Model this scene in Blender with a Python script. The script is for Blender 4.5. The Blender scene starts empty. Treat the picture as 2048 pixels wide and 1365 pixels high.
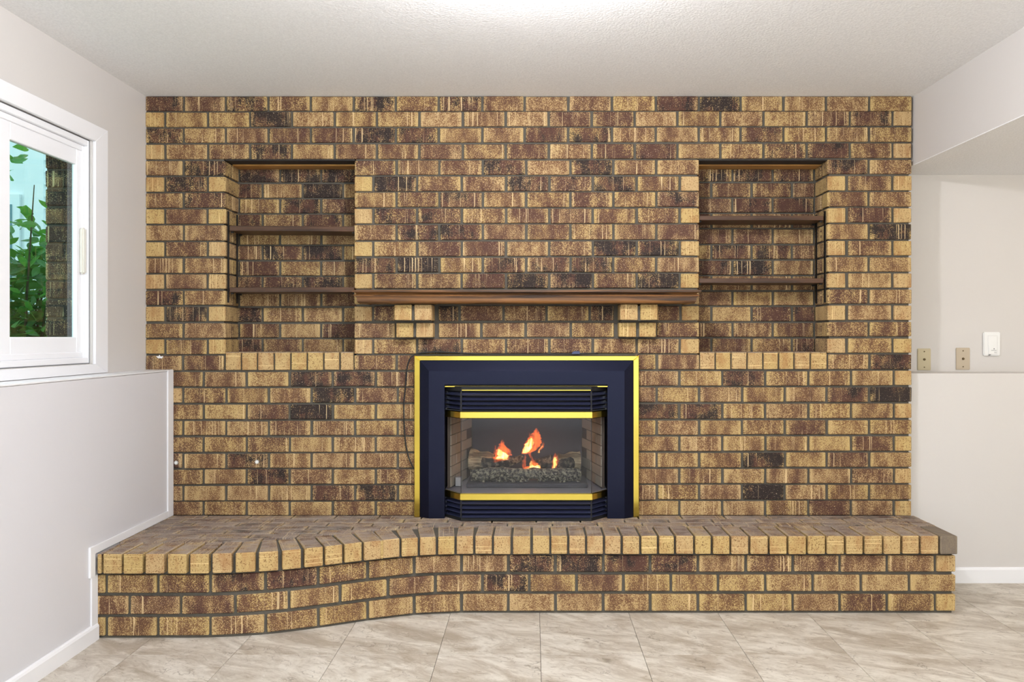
import bpy, bmesh, math, random
from mathutils import Vector, Matrix, noise

random.seed(7)
R = random.Random(11)
C = bpy.context.scene.collection
SC = bpy.context.scene

# ------------------------------------------------------------------ camera, light, exposure
F, PX, PY = 1690.0, 1066.0, 675.0        # focal length in pixels, vanishing point
H = 1.245                                # eye height
D = 4.225                                # brick plane
CEIL = 2.4525
def W(px, py, Y):                        # measured photo point at depth Y -> world
    return Vector(((px-PX)*Y/F, Y, H+(PY-py)*Y/F))
def wx(px, Y=D): return (px-PX)*Y/F
def wz(py, Y=D): return H+(PY-py)*Y/F

cam = bpy.data.cameras.new('camera'); camo = bpy.data.objects.new('camera', cam); C.objects.link(camo)
camo.location = (0, 0, H); camo.rotation_euler = (math.pi/2, 0, 0)
cam.sensor_width = 36; cam.lens = F/2048*36
cam.shift_x = (1024-PX)/2048; cam.shift_y = (PY-682.5)/2048
cam.clip_start = 0.05
SC.camera = camo

world = bpy.data.worlds.new('world'); SC.world = world; world.use_nodes = True
bg = world.node_tree.nodes['Background']
bg.inputs[0].default_value = (0.86, 0.95, 1.0, 1); bg.inputs[1].default_value = 1.9

def area(name, loc, rot, size, power, color, sy=None):
    l = bpy.data.lights.new(name, 'AREA'); l.energy = power; l.color = color; l.size = size
    if sy: l.shape = 'RECTANGLE'; l.size_y = sy
    o = bpy.data.objects.new(name, l); C.objects.link(o); o.location = loc; o.rotation_euler = rot
    return o
def point(name, loc, power, color, r):
    l = bpy.data.lights.new(name, 'POINT'); l.energy = power; l.color = color; l.shadow_soft_size = r
    o = bpy.data.objects.new(name, l); C.objects.link(o); o.location = loc
    return o
# ceiling lamp of the room, just above the frame; then three unseen fills added behind the camera
point('ceiling_lamp_light', (0.0, 2.43, 2.35), 88, (0.96, 0.95, 1.0), 0.04)
point('rear_fill_light', (0.1, -0.2, 2.30), 14, (1.0, 0.94, 0.88), 0.12)  # weak fill point added behind the camera for ambient light
area('wide_rear_fill_light', (0.9, -1.95, 1.25), (math.pi/2, 0, 0), 3.6, 14, (0.93, 0.96, 1.0), 2.0)  # broad fill added at the rear wall opening, facing the bricks
area('upward_fill_light', (0.2, -0.9, 1.5), (math.pi, 0, 0), 0.8, 215, (0.88, 0.94, 1.0), 0.8)  # fill aimed upward, added to brighten the ceiling
point('side_room_lamp_light', (3.1, 2.6, 1.98), 26, (1.0, 0.86, 0.66), 0.10)

vs = SC.view_settings
vs.view_transform = 'Standard'; vs.look = 'None'; vs.gamma = 1; vs.use_curve_mapping = False
vs.exposure = 0.0

# ------------------------------------------------------------------ helpers
def srgb(r, g, b):
    f = lambda c: (c/255/12.92) if c/255 <= 0.04045 else ((c/255+0.055)/1.055)**2.4
    return (f(r), f(g), f(b), 1)

class NT:
    def __init__(s, name):
        s.m = bpy.data.materials.new(name); s.m.use_nodes = True
        s.t = s.m.node_tree; s.t.nodes.clear()
        s.out = s.t.nodes.new('ShaderNodeOutputMaterial')
    def n(s, typ, ins=None, **props):
        nd = s.t.nodes.new(typ)
        for k, v in props.items(): setattr(nd, k, v)
        for k, v in (ins or {}).items():
            sock = nd.inputs[k]
            if isinstance(v, bpy.types.NodeSocket): s.t.links.new(v, sock)
            else: sock.default_value = v
        return nd
    def math(s, op, a, b=0.0, c=None, clamp=False):
        nd = s.n('ShaderNodeMath', {0: a, 1: b}, operation=op, use_clamp=clamp)
        if c is not None: s.n
        return nd.outputs[0]
    def vmath(s, op, a, b):
        return s.n('ShaderNodeVectorMath', {0: a, 1: b}, operation=op).outputs[0]
    def mix(s, fac, a, b):
        nd = s.n('ShaderNodeMix', data_type='RGBA')
        for i, v in ((0, fac), (6, a), (7, b)):
            if isinstance(v, bpy.types.NodeSocket): s.t.links.new(v, nd.inputs[i])
            else: nd.inputs[i].default_value = v
        return nd.outputs[2]
    def step(s, v, lo, hi):
        nd = s.n('ShaderNodeMapRange', {0: v, 1: lo, 2: hi, 3: 0.0, 4: 1.0}, interpolation_type='SMOOTHSTEP')
        return nd.outputs[0]
    def noise(s, vec, scale, detail=2, rough=0.5, dist=0.0):
        return s.n('ShaderNodeTexNoise', {'Vector': vec, 'Scale': scale, 'Detail': detail, 'Roughness': rough, 'Distortion': dist}).outputs[0]
    def scalev(s, vec, v): return s.vmath('MULTIPLY', vec, v)
    def attr(s, name): return s.n('ShaderNodeAttribute', attribute_name=name, attribute_type='OBJECT').outputs['Fac']
    def objco(s): return s.n('ShaderNodeTexCoord').outputs['Object']
    def rnd(s): return s.n('ShaderNodeObjectInfo').outputs['Random']
    def bump(s, h, strength, dist):
        return s.n('ShaderNodeBump', {'Height': h, 'Strength': strength, 'Distance': dist}).outputs[0]
    def bsdf(s, color, rough=0.6, metal=0.0, normal=None, spec=0.5, **kw):
        ins = {'Base Color': color, 'Roughness': rough, 'Metallic': metal, 'Specular IOR Level': spec}
        if normal is not None: ins['Normal'] = normal
        ins.update(kw)
        b = s.n('ShaderNodeBsdfPrincipled', ins)
        s.t.links.new(b.outputs[0], s.out.inputs[0]); return b

def simple(name, col, rough=0.6, metal=0.0, bump=None, spec=0.5, var=0.0):
    m = NT(name); nrm = None; oc = m.objco(); c = col
    if bump: nrm = m.bump(m.noise(oc, bump[0], 3), bump[1], bump[2])
    if var:
        c = m.mix(m.noise(oc, 3.0, 3), tuple(x*(1-var) for x in col[:3])+(1,), tuple(min(1, x*(1+var)) for x in col[:3])+(1,))
    m.bsdf(c, rough, metal, nrm, spec)
    return m.m

BUFF1, BUFF2 = srgb(177, 148, 88), srgb(174, 142, 102)
def brick_material(name, plain=False, worn=False, horiz=False, grey=False):
    m = NT(name); oc = m.objco(); rnd = m.rnd()
    off = m.n('ShaderNodeCombineXYZ', {0: m.math('MULTIPLY', rnd, 37.0), 1: m.math('MULTIPLY', rnd, 11.3), 2: m.math('MULTIPLY', rnd, 71.0)}).outputs[0]
    sep = m.n('ShaderNodeSeparateXYZ', {0: oc})
    if worn: u, v = sep.outputs[0], sep.outputs[1]
    else: u, v = m.math('ADD', sep.outputs[0], sep.outputs[1]), sep.outputs[2]
    P = m.n('ShaderNodeCombineXYZ', {0: u, 2: v}).outputs[0]
    P = m.vmath('ADD', P, off)
    speck = m.noise(P, 270, 3, 0.6, 0.4)
    fine = m.noise(P, 620, 2)
    patch = m.noise(m.scalev(P, (20, 1, 9)), 1.0, 3, 0.6)
    gx = m.n('ShaderNodeSeparateXYZ', {0: m.n('ShaderNodeTexCoord').outputs['Generated']}).outputs[0]
    end = m.step(m.math('ABSOLUTE', m.math('SUBTRACT', gx, 0.5)), 0.36, 0.5)
    tone, burn = m.attr('tone'), m.attr('burn')
    base = m.mix(rnd, BUFF1, BUFF2)
    base = m.mix(m.step(fine, 0.35, 0.75), base, srgb(200, 176, 126))
    def add(*a):
        r = a[0]
        for x in a[1:]: r = m.math('ADD', r, x)
        return r
    if plain:
        dots = m.step(m.noise(P, 170, 3), 0.57, 0.63)
        c = m.mix(m.math('MULTIPLY', dots, 0.75), base, srgb(110, 74, 44))
        pm = m.math('MULTIPLY', m.step(add(patch, m.math('MULTIPLY', speck, 0.5)), 0.68, 0.92), 0.55)
        c = m.mix(pm, c, srgb(150, 104, 62))
        streak = m.noise(m.scalev(P, (2.0, 1, 190) if horiz else (190, 1, 2.0)), 1.0, 1)
        c = m.mix(m.math('MULTIPLY', m.step(streak, 0.64, 0.70), 0.55), c, srgb(236, 208, 150))
        if horiz:
            c = m.mix(m.math('MULTIPLY', m.step(add(gx, v), 5, 6), 0.0), c, c)
        h = add(m.math('MULTIPLY', speck, 0.5), m.math('MULTIPLY', dots, -0.6))
        m.bsdf(c, 0.8, 0, m.bump(h, 0.5, 0.0012), 0.25)
        return m.m
    # brown face coat broken by a fine worm-like relief
    b = add(tone, m.math('MULTIPLY', m.math('SUBTRACT', patch, 0.5), 1.5), m.math('MULTIPLY', m.math('SUBTRACT', speck, 0.5), 3.4), m.math('MULTIPLY', end, -0.42))
    c = m.mix(m.step(b, 0.22, 0.70), base, m.mix(m.step(m.math('ADD', m.math('MULTIPLY', patch, 0.6), tone), 0.76, 1.2), srgb(118, 84, 54), srgb(80, 52, 42)))
    n2 = m.noise(m.scalev(P, (58, 1, 7)), 1.0, 3, 0.65)
    n3 = m.noise(m.scalev(P, (13, 1, 16)), 1.0, 2)
    k = add(burn, m.math('MULTIPLY', m.math('SUBTRACT', n3, 0.5), 2.6), m.math('MULTIPLY', m.math('SUBTRACT', n2, 0.5), 1.7), m.math('MULTIPLY', m.math('SUBTRACT', speck, 0.5), 2.0), m.math('MULTIPLY', end, -0.25))
    k = m.math('MULTIPLY', m.step(k, 0.52, 0.95), m.step(burn, 0.05, 0.25))
    c = m.mix(m.math('MULTIPLY', k, 0.93), c, srgb(38, 31, 30))
    streak = m.noise(m.scalev(P, (150, 1, 1.6)), 1.0, 1)
    gate = m.step(m.noise(m.scalev(P, (9, 1, 3)), 1.0, 1), 0.42, 0.6)
    c = m.mix(m.math('MULTIPLY', m.math('MULTIPLY', m.step(streak, 0.635, 0.69), gate), 0.75), c, srgb(222, 194, 146))
    # lime specks left in the coat
    c = m.mix(m.math('MULTIPLY', m.step(m.noise(P, 240, 1), 0.68, 0.74), 0.6), c, srgb(226, 200, 168))
    if worn:
        dust = m.noise(m.scalev(P, (10, 1, 22)), 1.0, 4, 0.7)
        c = m.mix(m.math('MULTIPLY', m.step(dust, 0.25, 0.65), 0.72), c, srgb(160, 148, 138))
    if grey: c = m.mix(0.85, c, srgb(118, 108, 96))
    h = add(speck, m.math('MULTIPLY', streak, 0.5))
    m.bsdf(c, 0.75, 0, m.bump(h, 0.6, 0.0016), 0.3)
    return m.m

M = {}
M['brick'] = brick_material('glazed_brown_brick')
M['brick_end'] = brick_material('buff_brick_end', plain=True)
M['brick_cap'] = brick_material('buff_brick_cap_end', plain=True, horiz=True)
M['brick_top'] = brick_material('worn_brick_top', worn=True)
M['brick_grey'] = brick_material('grey_smeared_brick', grey=True)
M['mortar'] = simple('mortar', srgb(92, 88, 80), 0.95, bump=(160, 0.6, 0.002), spec=0.1, var=0.12)

def paint(name, col, rough=0.55, bscale=220, bs=0.25, bd=0.0008):
    m = NT(name); oc = m.objco()
    h = m.noise(oc, bscale, 3, 0.6)
    c = m.mix(m.noise(oc, 1.3, 3), tuple(x*0.97 for x in col[:3])+(1,), col)
    m.bsdf(c, rough, 0, m.bump(h, bs, bd), 0.35); return m.m
M['wall'] = paint('painted_wall', srgb(210, 206, 202))
M['panel'] = paint('painted_lower_wall', srgb(216, 215, 218), 0.5)
M['white'] = paint('white_trim_paint', srgb(238, 238, 240), 0.35, 60, 0.1, 0.0005)
def ceiling_mat():
    m = NT('textured_ceiling'); oc = m.objco()
    a = m.noise(oc, 120, 3, 0.65); b = m.n('ShaderNodeTexVoronoi', {'Vector': oc, 'Scale': 95.0}).outputs[0]
    h = m.math('SUBTRACT', a, m.math('MULTIPLY', b, 0.5))
    c = m.mix(m.step(a, 0.3, 0.7), srgb(232, 232, 232), srgb(243, 243, 243))
    m.bsdf(c, 0.9, 0, m.bump(h, 0.5, 0.003), 0.2); return m.m
M['ceiling'] = ceiling_mat()
def tile_mat():
    m = NT('slate_look_vinyl_tile'); oc = m.objco(); rnd = m.rnd()
    off = m.n('ShaderNodeCombineXYZ', {0: m.math('MULTIPLY', rnd, 91.0), 1: m.math('MULTIPLY', rnd, 37.0)}).outputs[0]
    P = m.vmath('ADD', oc, off)
    P = m.n('ShaderNodeMapping', {'Vector': P, 'Rotation': (0, 0, 0.5)}).outputs[0]
    big = m.noise(m.scalev(P, (3.2, 7.5, 1)), 1.0, 6, 0.68, 1.1)
    mid = m.noise(m.scalev(P, (13, 30, 1)), 1.0, 8, 0.78, 1.2)
    c = m.mix(m.step(big, 0.32, 0.66), srgb(168, 156, 140), srgb(214, 207, 195))
    c = m.mix(m.math('MULTIPLY', m.step(mid, 0.50, 0.66), 0.7), c, srgb(150, 136, 118))
    c = m.mix(m.math('MULTIPLY', m.step(mid, 0.42, 0.32), 0.6), c, srgb(232, 228, 220))
    w = m.n('ShaderNodeTexVoronoi', {'Vector': m.vmath('ADD', m.scalev(P, (5, 12, 1)), m.scalev(m.n('ShaderNodeTexNoise', {'Vector': P, 'Scale': 9.0, 'Detail': 5.0}).outputs[1], (2.2, 2.2, 0))), 'Scale': 1.0}, feature='DISTANCE_TO_EDGE').outputs[0]
    crack = m.math('MULTIPLY', m.step(w, 0.022, 0.0), m.step(m.noise(P, 7, 2), 0.5, 0.6))
    c = m.mix(m.math('MULTIPLY', crack, 0.6), c, srgb(110, 98, 84))
    h = m.math('SUBTRACT', mid, m.math('MULTIPLY', crack, 0.5))
    m.bsdf(c, 0.42, 0, m.bump(h, 0.25, 0.002), 0.4); return m.m
M['tile'] = tile_mat()
def wood_mat(name, dark, light, scale=1.0, rough=0.4, axis=0):
    m = NT(name); oc = m.objco()
    sc = [60*scale]*3; sc[axis] = 2.2*scale
    g = m.noise(m.scalev(oc, tuple(sc)), 1.0, 5, 0.6, 0.6)
    sc2 = [14*scale]*3; sc2[axis] = 1.0*scale
    g2 = m.noise(m.scalev(oc, tuple(sc2)), 1.0, 3, 0.5, 1.5)
    f = m.math('ADD', m.math('MULTIPLY', g, 0.6), m.math('MULTIPLY', g2, 0.4))
    c = m.mix(m.step(f, 0.38, 0.62), dark, light)
    m.bsdf(c, rough, 0, m.bump(g, 0.2, 0.001), 0.4); return m.m
M['oak'] = wood_mat('stained_oak', srgb(50, 31, 16), srgb(124, 82, 40))
M['shelf'] = wood_mat('dark_walnut_shelf', srgb(50, 32, 20), srgb(84, 56, 36))
M['niche_wood'] = wood_mat('raw_pine_board', srgb(150, 104, 48), srgb(190, 140, 74), 0.6)
M['steel'] = simple('dark_steel', srgb(38, 34, 32), 0.6, 0.3)
M['panel_black'] = simple('navy_black_enamel', srgb(19, 23, 44), 0.38, 0.65, (500, 0.08, 0.0003), 0.4)
M['louvre'] = simple('black_gloss_metal', srgb(38, 41, 62), 0.25, 0.0, None, 0.8)
M['matte_black'] = simple('matte_black', srgb(12, 12, 13), 0.7)
M['brass'] = simple('polished_brass', srgb(206, 184, 84), 0.16, 1.0, (40, 0.05, 0.001))
M['rubber'] = simple('black_rubber', srgb(22, 22, 24), 0.55)
M['firebox'] = simple('firebox_steel', srgb(66, 62, 70), 0.7, 0.0, (30, 0.2, 0.002), 0.3, 0.2)
M['liner'] = simple('beige_firebrick_liner', srgb(158, 150, 132), 0.85, 0.0, (90, 0.4, 0.002), 0.2, 0.2)
M['ivory'] = simple('ivory_plastic', srgb(196, 184, 152), 0.4)
M['beige_plate'] = simple('beige_plastic', srgb(186, 172, 150), 0.4)
M['brass_dull'] = simple('dull_screw_metal', srgb(112, 96, 70), 0.4, 0.8)
M['plastic'] = simple('white_plastic', srgb(236, 236, 234), 0.3)
M['ink'] = simple('grey_ink', srgb(95, 95, 98), 0.6)
M['vinyl'] = simple('white_vinyl', srgb(240, 241, 244), 0.3, 0, None, 0.5)
M['vinyl_line'] = simple('grey_gasket', srgb(120, 122, 126), 0.6)
M['siding'] = simple('white_siding', srgb(236, 242, 244), 0.5)
M['lawn'] = simple('lawn', srgb(90, 120, 60), 0.9, 0, (30, 0.8, 0.02), 0.1, 0.3)
M['bark'] = simple('branch_bark', srgb(74, 72, 50), 0.85, 0, (60, 0.5, 0.004), 0.2, 0.2)
M['darkpane'] = simple('blue_grey_window_pane', srgb(96, 138, 146), 0.15)  # one plain dull blue-green colour for the pane
def leaf_mat():
    m = NT('green_leaf'); rnd = m.rnd(); oc = m.objco()
    n = m.noise(oc, 7.0, 2)
    f = m.math('ADD', m.math('MULTIPLY', rnd, 0.55), m.math('MULTIPLY', n, 0.5), clamp=True)
    c = m.mix(f, srgb(30, 78, 36), srgb(96, 160, 72))
    b = m.n('ShaderNodeBsdfPrincipled', {'Base Color': c, 'Roughness': 0.4})
    t = m.n('ShaderNodeBsdfTranslucent', {'Color': m.mix(0.5, c, srgb(130, 200, 70))})
    mx = m.n('ShaderNodeMixShader', {0: 0.35, 1: b.outputs[0], 2: t.outputs[0]})
    m.t.links.new(mx.outputs[0], m.out.inputs[0]); return m.m
M['leaf'] = leaf_mat()
def glass_mat(name, tint, refl, rough=0.0):
    m = NT(name)
    t = m.n('ShaderNodeBsdfTransparent', {'Color': tint}); g = m.n('ShaderNodeBsdfGlossy', {'Color': (1, 1, 1, 1), 'Roughness': rough})
    fr = m.n('ShaderNodeFresnel', {'IOR': 1.45})
    geo = m.n('ShaderNodeNewGeometry')
    front = m.math('SUBTRACT', 1.0, geo.outputs['Backfacing'])
    fac = m.math('MULTIPLY', m.math('MULTIPLY', fr.outputs[0], refl), front, clamp=True)
    mx = m.n('ShaderNodeMixShader', {0: fac, 1: t.outputs[0], 2: g.outputs[0]})
    m.t.links.new(mx.outputs[0], m.out.inputs[0]); return m.m
M['window_glass'] = glass_mat('green_window_glass', (0.78, 0.93, 0.93, 1), 1.3)
M['fire_glass'] = glass_mat('fireplace_glass', (0.92, 0.92, 0.94, 1), 0.9, 0.10)
M['log_tan'] = wood_mat('ceramic_log_split_wood', srgb(110, 94, 66), srgb(212, 192, 150), 1.2, 0.8)
def char_mat():
    m = NT('charred_log'); oc = m.objco(); n = m.noise(oc, 42, 4, 0.7)
    c = m.mix(m.step(n, 0.45, 0.68), srgb(24, 22, 22), srgb(112, 104, 88))
    m.bsdf(c, 0.85, 0, m.bump(n, 0.9, 0.006), 0.2); return m.m
M['char'] = char_mat()
def ember_mat():
    m = NT('grey_ember_fibre'); oc = m.objco(); n = m.noise(oc, 70, 4, 0.7)
    g = m.noise(oc, 22, 2)
    c = m.mix(m.step(n, 0.42, 0.62), srgb(36, 34, 35), srgb(132, 128, 106))
    b = m.bsdf(c, 0.8, 0, m.bump(n, 1.0, 0.006), 0.3)
    return m.m
M['ember'] = ember_mat()
def flame_mat(name, col, strength):
    m = NT(name); oc = m.objco()
    n = m.noise(m.scalev(oc, (60, 60, 26)), 1.0, 2, 0.6, 0.8)
    e = m.n('ShaderNodeEmission', {'Color': col, 'Strength': m.math('MULTIPLY', m.step(n, 0.30, 0.68), strength)})
    m.t.links.new(e.outputs[0], m.out.inputs['Volume']); return m.m
M['flame'] = flame_mat('orange_flame', (1.0, 0.14, 0.016, 1), 70)
M['flame_core'] = flame_mat('yellow_flame_core', (1.0, 0.52, 0.13, 1), 300)

# ---- geometry
def link(name, bm, mats, parent=None, loc=None, rot=None, smooth=False):
    me = bpy.data.meshes.new(name); bm.to_mesh(me); bm.free()
    for m in (mats if isinstance(mats, (list, tuple)) else [mats]): me.materials.append(m)
    if smooth:
        for p in me.polygons: p.use_smooth = True
    return inst(name, me, parent, loc, rot)
def inst(name, me, parent=None, loc=None, rot=None):
    o = bpy.data.objects.new(name, me); C.objects.link(o)
    if parent: o.parent = parent
    if loc is not None: o.location = loc
    if rot is not None: o.rotation_euler = rot
    return o
def empty(name, loc=(0, 0, 0)):
    o = bpy.data.objects.new(name, None); C.objects.link(o); o.location = loc; return o
def tag(o, label=None, cat=None, group=None, kind=None):
    if label: o['label'] = label
    if cat: o['category'] = cat
    if group: o['group'] = group
    if kind: o['kind'] = kind
    return o
def box(bm, x0, x1, y0, y1, z0, z1, bev=0.0, mi=0, seg=1):
    b2 = bmesh.new(); bmesh.ops.create_cube(b2, size=1)
    for v in b2.verts:
        v.co = Vector((x0+(v.co.x+.5)*(x1-x0), y0+(v.co.y+.5)*(y1-y0), z0+(v.co.z+.5)*(z1-z0)))
    if bev: bmesh.ops.bevel(b2, geom=list(b2.edges), offset=bev, segments=seg, affect='EDGES')
    for f in b2.faces: f.material_index = mi
    merge(bm, b2)
def merge(bm, b2):
    me = bpy.data.meshes.new('tmp'); b2.to_mesh(me); b2.free(); bm.from_mesh(me); bpy.data.meshes.remove(me)
def prism(bm, pts, z0, z1, bev=0.0, mi=0):
    b2 = bmesh.new()
    a = [b2.verts.new((p[0], p[1], z0)) for p in pts]; b = [b2.verts.new((p[0], p[1], z1)) for p in pts]
    n = len(pts)
    b2.faces.new(a[::-1]); b2.faces.new(b)
    for i in range(n): b2.faces.new((a[i], a[(i+1) % n], b[(i+1) % n], b[i]))
    bmesh.ops.recalc_face_normals(b2, faces=b2.faces)
    if bev: bmesh.ops.bevel(b2, geom=list(b2.edges), offset=bev, segments=1, affect='EDGES')
    for f in b2.faces: f.material_index = mi
    merge(bm, b2)
def sweep(bm, path, prof, mi=0, cap=True):
    """profile of (outward offset, z) carried along a 2D path with mitred corners; outward = to the right of travel"""
    path = [Vector(p) for p in path]; n = len(path); rings = []
    b2 = bmesh.new()
    def nrm(a, b):
        d = (b-a).normalized(); return Vector((d.y, -d.x))
    for i, p in enumerate(path):
        if i == 0: m = nrm(path[0], path[1])
        elif i == n-1: m = nrm(path[-2], path[-1])
        else:
            n1, n2 = nrm(path[i-1], p), nrm(p, path[i+1]); m = n1+n2; m = m/(m.dot(n1))
        rings.append([b2.verts.new((p.x+m.x*o, p.y+m.y*o, z)) for o, z in prof])
    k = len(prof)
    for i in range(n-1):
        for j in range(k):
            b2.faces.new((rings[i][j], rings[i][(j+1) % k], rings[i+1][(j+1) % k], rings[i+1][j]))
    if cap: b2.faces.new(rings[0]); b2.faces.new(rings[-1][::-1])
    bmesh.ops.recalc_face_normals(b2, faces=b2.faces)
    for f in b2.faces: f.material_index = mi
    merge(bm, b2)
def tube(bm, pts, rad, seg=8, mi=0):
    b2 = bmesh.new(); rings = []; pts = [Vector(p) for p in pts]; n = len(pts)
    ref = Vector((0, 1, 0))
    for i, p in enumerate(pts):
        t = (pts[min(i+1, n-1)]-pts[max(i-1, 0)]).normalized()
        a = t.cross(ref)
        if a.length < 1e-3: a = t.cross(Vector((1, 0, 0)))
        a.normalize(); b = t.cross(a).normalized()
        r = rad(i/(n-1)) if callable(rad) else rad
        rings.append([b2.verts.new(p+a*math.cos(2*math.pi*j/seg)*r+b*math.sin(2*math.pi*j/seg)*r) for j in range(seg)])
    for i in range(n-1):
        for j in range(seg):
            b2.faces.new((rings[i][j], rings[i][(j+1) % seg], rings[i+1][(j+1) % seg], rings[i+1][j]))
    b2.faces.new(rings[0]); b2.faces.new(rings[-1][::-1])
    bmesh.ops.recalc_face_normals(b2, faces=b2.faces)
    for f in b2.faces: f.material_index = mi
    merge(bm, b2)
def cyl_y(bm, x, z, y0, y1, r, seg=14, mi=0):
    tube(bm, [(x, y0, z), (x, y1, z)], r, seg, mi)
def hermite(xs, ys, x):
    if x <= xs[0]: return ys[0]
    if x >= xs[-1]: return ys[-1]
    n = len(xs)
    for i in range(n-1):
        if x <= xs[i+1]: break
    def sl(j):
        if j == 0 or j == n-1: return 0.0
        return (ys[j+1]-ys[j-1])/(xs[j+1]-xs[j-1])
    h = xs[i+1]-xs[i]; t = (x-xs[i])/h
    return (2*t**3-3*t*t+1)*ys[i]+(t**3-2*t*t+t)*h*sl(i)+(-2*t**3+3*t*t)*ys[i+1]+(t**3-t*t)*h*sl(i+1)

# ------------------------------------------------------------------ setting: room shell
XL, XLP = -1.9375, -1.8025           # upper left wall, lower left panel
XR, YA, YAL = 4.0, 4.485, 4.285      # far right wall, alcove wall upper and lower part
ZLEDGE = 1.0775
YB = -2.0
bm = bmesh.new(); box(bm, XL-0.15, XR+0.1, YB, YA+0.1, CEIL, CEIL+0.1)
tag(link('ceiling', bm, M['ceiling']), kind='structure')
# floor slab and vinyl tiles
bm = bmesh.new(); box(bm, XL-0.15, XR+0.1, YB, YA+0.1, -0.1, -0.003)
floor = tag(link('floor', bm, M['mortar']), kind='structure')
TW, TD = 0.402, 0.391
bm = bmesh.new(); box(bm, -TW/2+.0009, TW/2-.0009, -TD/2+.0009, TD/2-.0009, -0.004, 0.0, 0.0006)
tile_me = bpy.data.meshes.new('tile'); bm.to_mesh(tile_me); bm.free(); tile_me.materials.append(M['tile'])
for i in range(-5, 10):
    for j in range(-8, 3):
        x, y = 0.03+(i+.5)*TW, 3.704+(j-.5)*TD
        if x-TW/2 > XR or x+TW/2 < XLP-0.05 or y-TD/2 > YAL: continue
        if y > 4.0 and x < 1.6: continue
        inst('tile', tile_me, floor, (x, y, 0.0))
bm = bmesh.new(); box(bm, XL, XR, YB, 3.704-8.5*TD-TD/2, -0.004, 0.0)
link('rear_flooring', bm, M['tile'], floor)

# left wall with the window hole, lower foundation part proud of it
WY0, WY1, WZ0, WZ1 = 2.25, 3.714, 1.1285, 2.111     # window hole in the wall
bm = bmesh.new()
t = 0.055
box(bm, XL-t, XL, YB, WY0, 0, CEIL); box(bm, XL-t, XL, WY1, D+0.02, 0, CEIL)
box(bm, XL-t, XL, WY0, WY1, 0, WZ0); box(bm, XL-t, XL, WY0, WY1, WZ1, CEIL)
wl = tag(link('wall_left', bm, M['wall']), kind='structure')
bm = bmesh.new(); box(bm, XL, XLP, YB, D+0.012, 0, ZLEDGE, 0.003)
link('lower_panel', bm, M['panel'], wl)
# rest of the room behind the camera; rear opening added to admit light
bm = bmesh.new(); box(bm, XL-t, -1.0, YB-0.1, YB, 0, CEIL); box(bm, 2.9, XR+.1, YB-0.1, YB, 0, CEIL); box(bm, -1.0, 2.9, YB-0.1, YB, 2.2, CEIL); box(bm, -1.0, 2.9, YB-0.1, YB, 0, 0.15)
tag(link('wall_rear', bm, M['wall']), kind='structure')
bm = bmesh.new(); box(bm, XR, XR+.1, YB, YA+0.1, 0, CEIL)
tag(link('wall_right', bm, M['wall']), kind='structure')
bm = bmesh.new(); box(bm, 1.80, XR, YA, YA+0.1, 0, CEIL)
wa = tag(link('wall_alcove', bm, M['wall']), kind='structure')
bm = bmesh.new(); box(bm, 1.84, XR, YAL, YA, 0, 1.0624, 0.002)
link('lower_panel', bm, M['wall'], wa)
# bulkhead
ZS = wz(330); XS = wx(1829)
bm = bmesh.new(); box(bm, XS, XR, YB, YA, ZS+0.004, CEIL)
bh = tag(link('wall_bulkhead', bm, M['wall']), kind='structure')
bm = bmesh.new(); box(bm, XS+0.0005, XR, YB, YA, ZS, ZS+0.004)
link('soffit_face', bm, M['ceiling'], bh)
# baseboards
def bb_prof(h, th): return [(0, 0), (th, 0), (th, h-0.012), (th*0.7, h-0.004), (th*0.35, h), (0, h)]
bm = bmesh.new(); sweep(bm, [(1.86, YAL), (XR, YAL)], bb_prof(0.079, 0.012))
tag(link('baseboard_right', bm, M['white']), kind='structure')
YH = 3.49                                  # hearth face at the left
bm = bmesh.new(); sweep(bm, [(XLP, YB), (XLP, YH-0.006)], bb_prof(0.068, 0.014))
tag(link('baseboard_left', bm, M['white']), kind='structure')
# flat white edging on the lower left wall
ZH = 0.354
bm = bmesh.new(); th = 0.007
box(bm, XLP, XLP+th, D-0.065, D-0.004, ZH+0.001, ZLEDGE+0.004, 0.001)
tr1 = tag(link('trim_1', bm, M['white']), kind='structure')
bm = bmesh.new()
box(bm, XLP, XLP+th, 3.46, D-0.065, ZH+0.001, ZH+0.035, 0.001)
tag(link('trim_2', bm, M['white']), kind='structure')
bm = bmesh.new()
box(bm, XLP, XLP+th+.003, 3.425, 3.462, ZH-0.088, ZH+0.037, 0.001)
tag(link('trim_3', bm, M['white']), kind='structure')
bm = bmesh.new()
box(bm, XLP, XLP+th, 3.440, YH-0.002, 0.0, ZH-0.088, 0.001)
tag(link('trim_4', bm, M['white']), kind='structure')
bm = bmesh.new(); box(bm, XL, XLP+0.004, YB, D-0.002, ZLEDGE, ZLEDGE+0.006, 0.001)
tag(link('trim_5', bm, M['white']), kind='structure')

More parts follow.
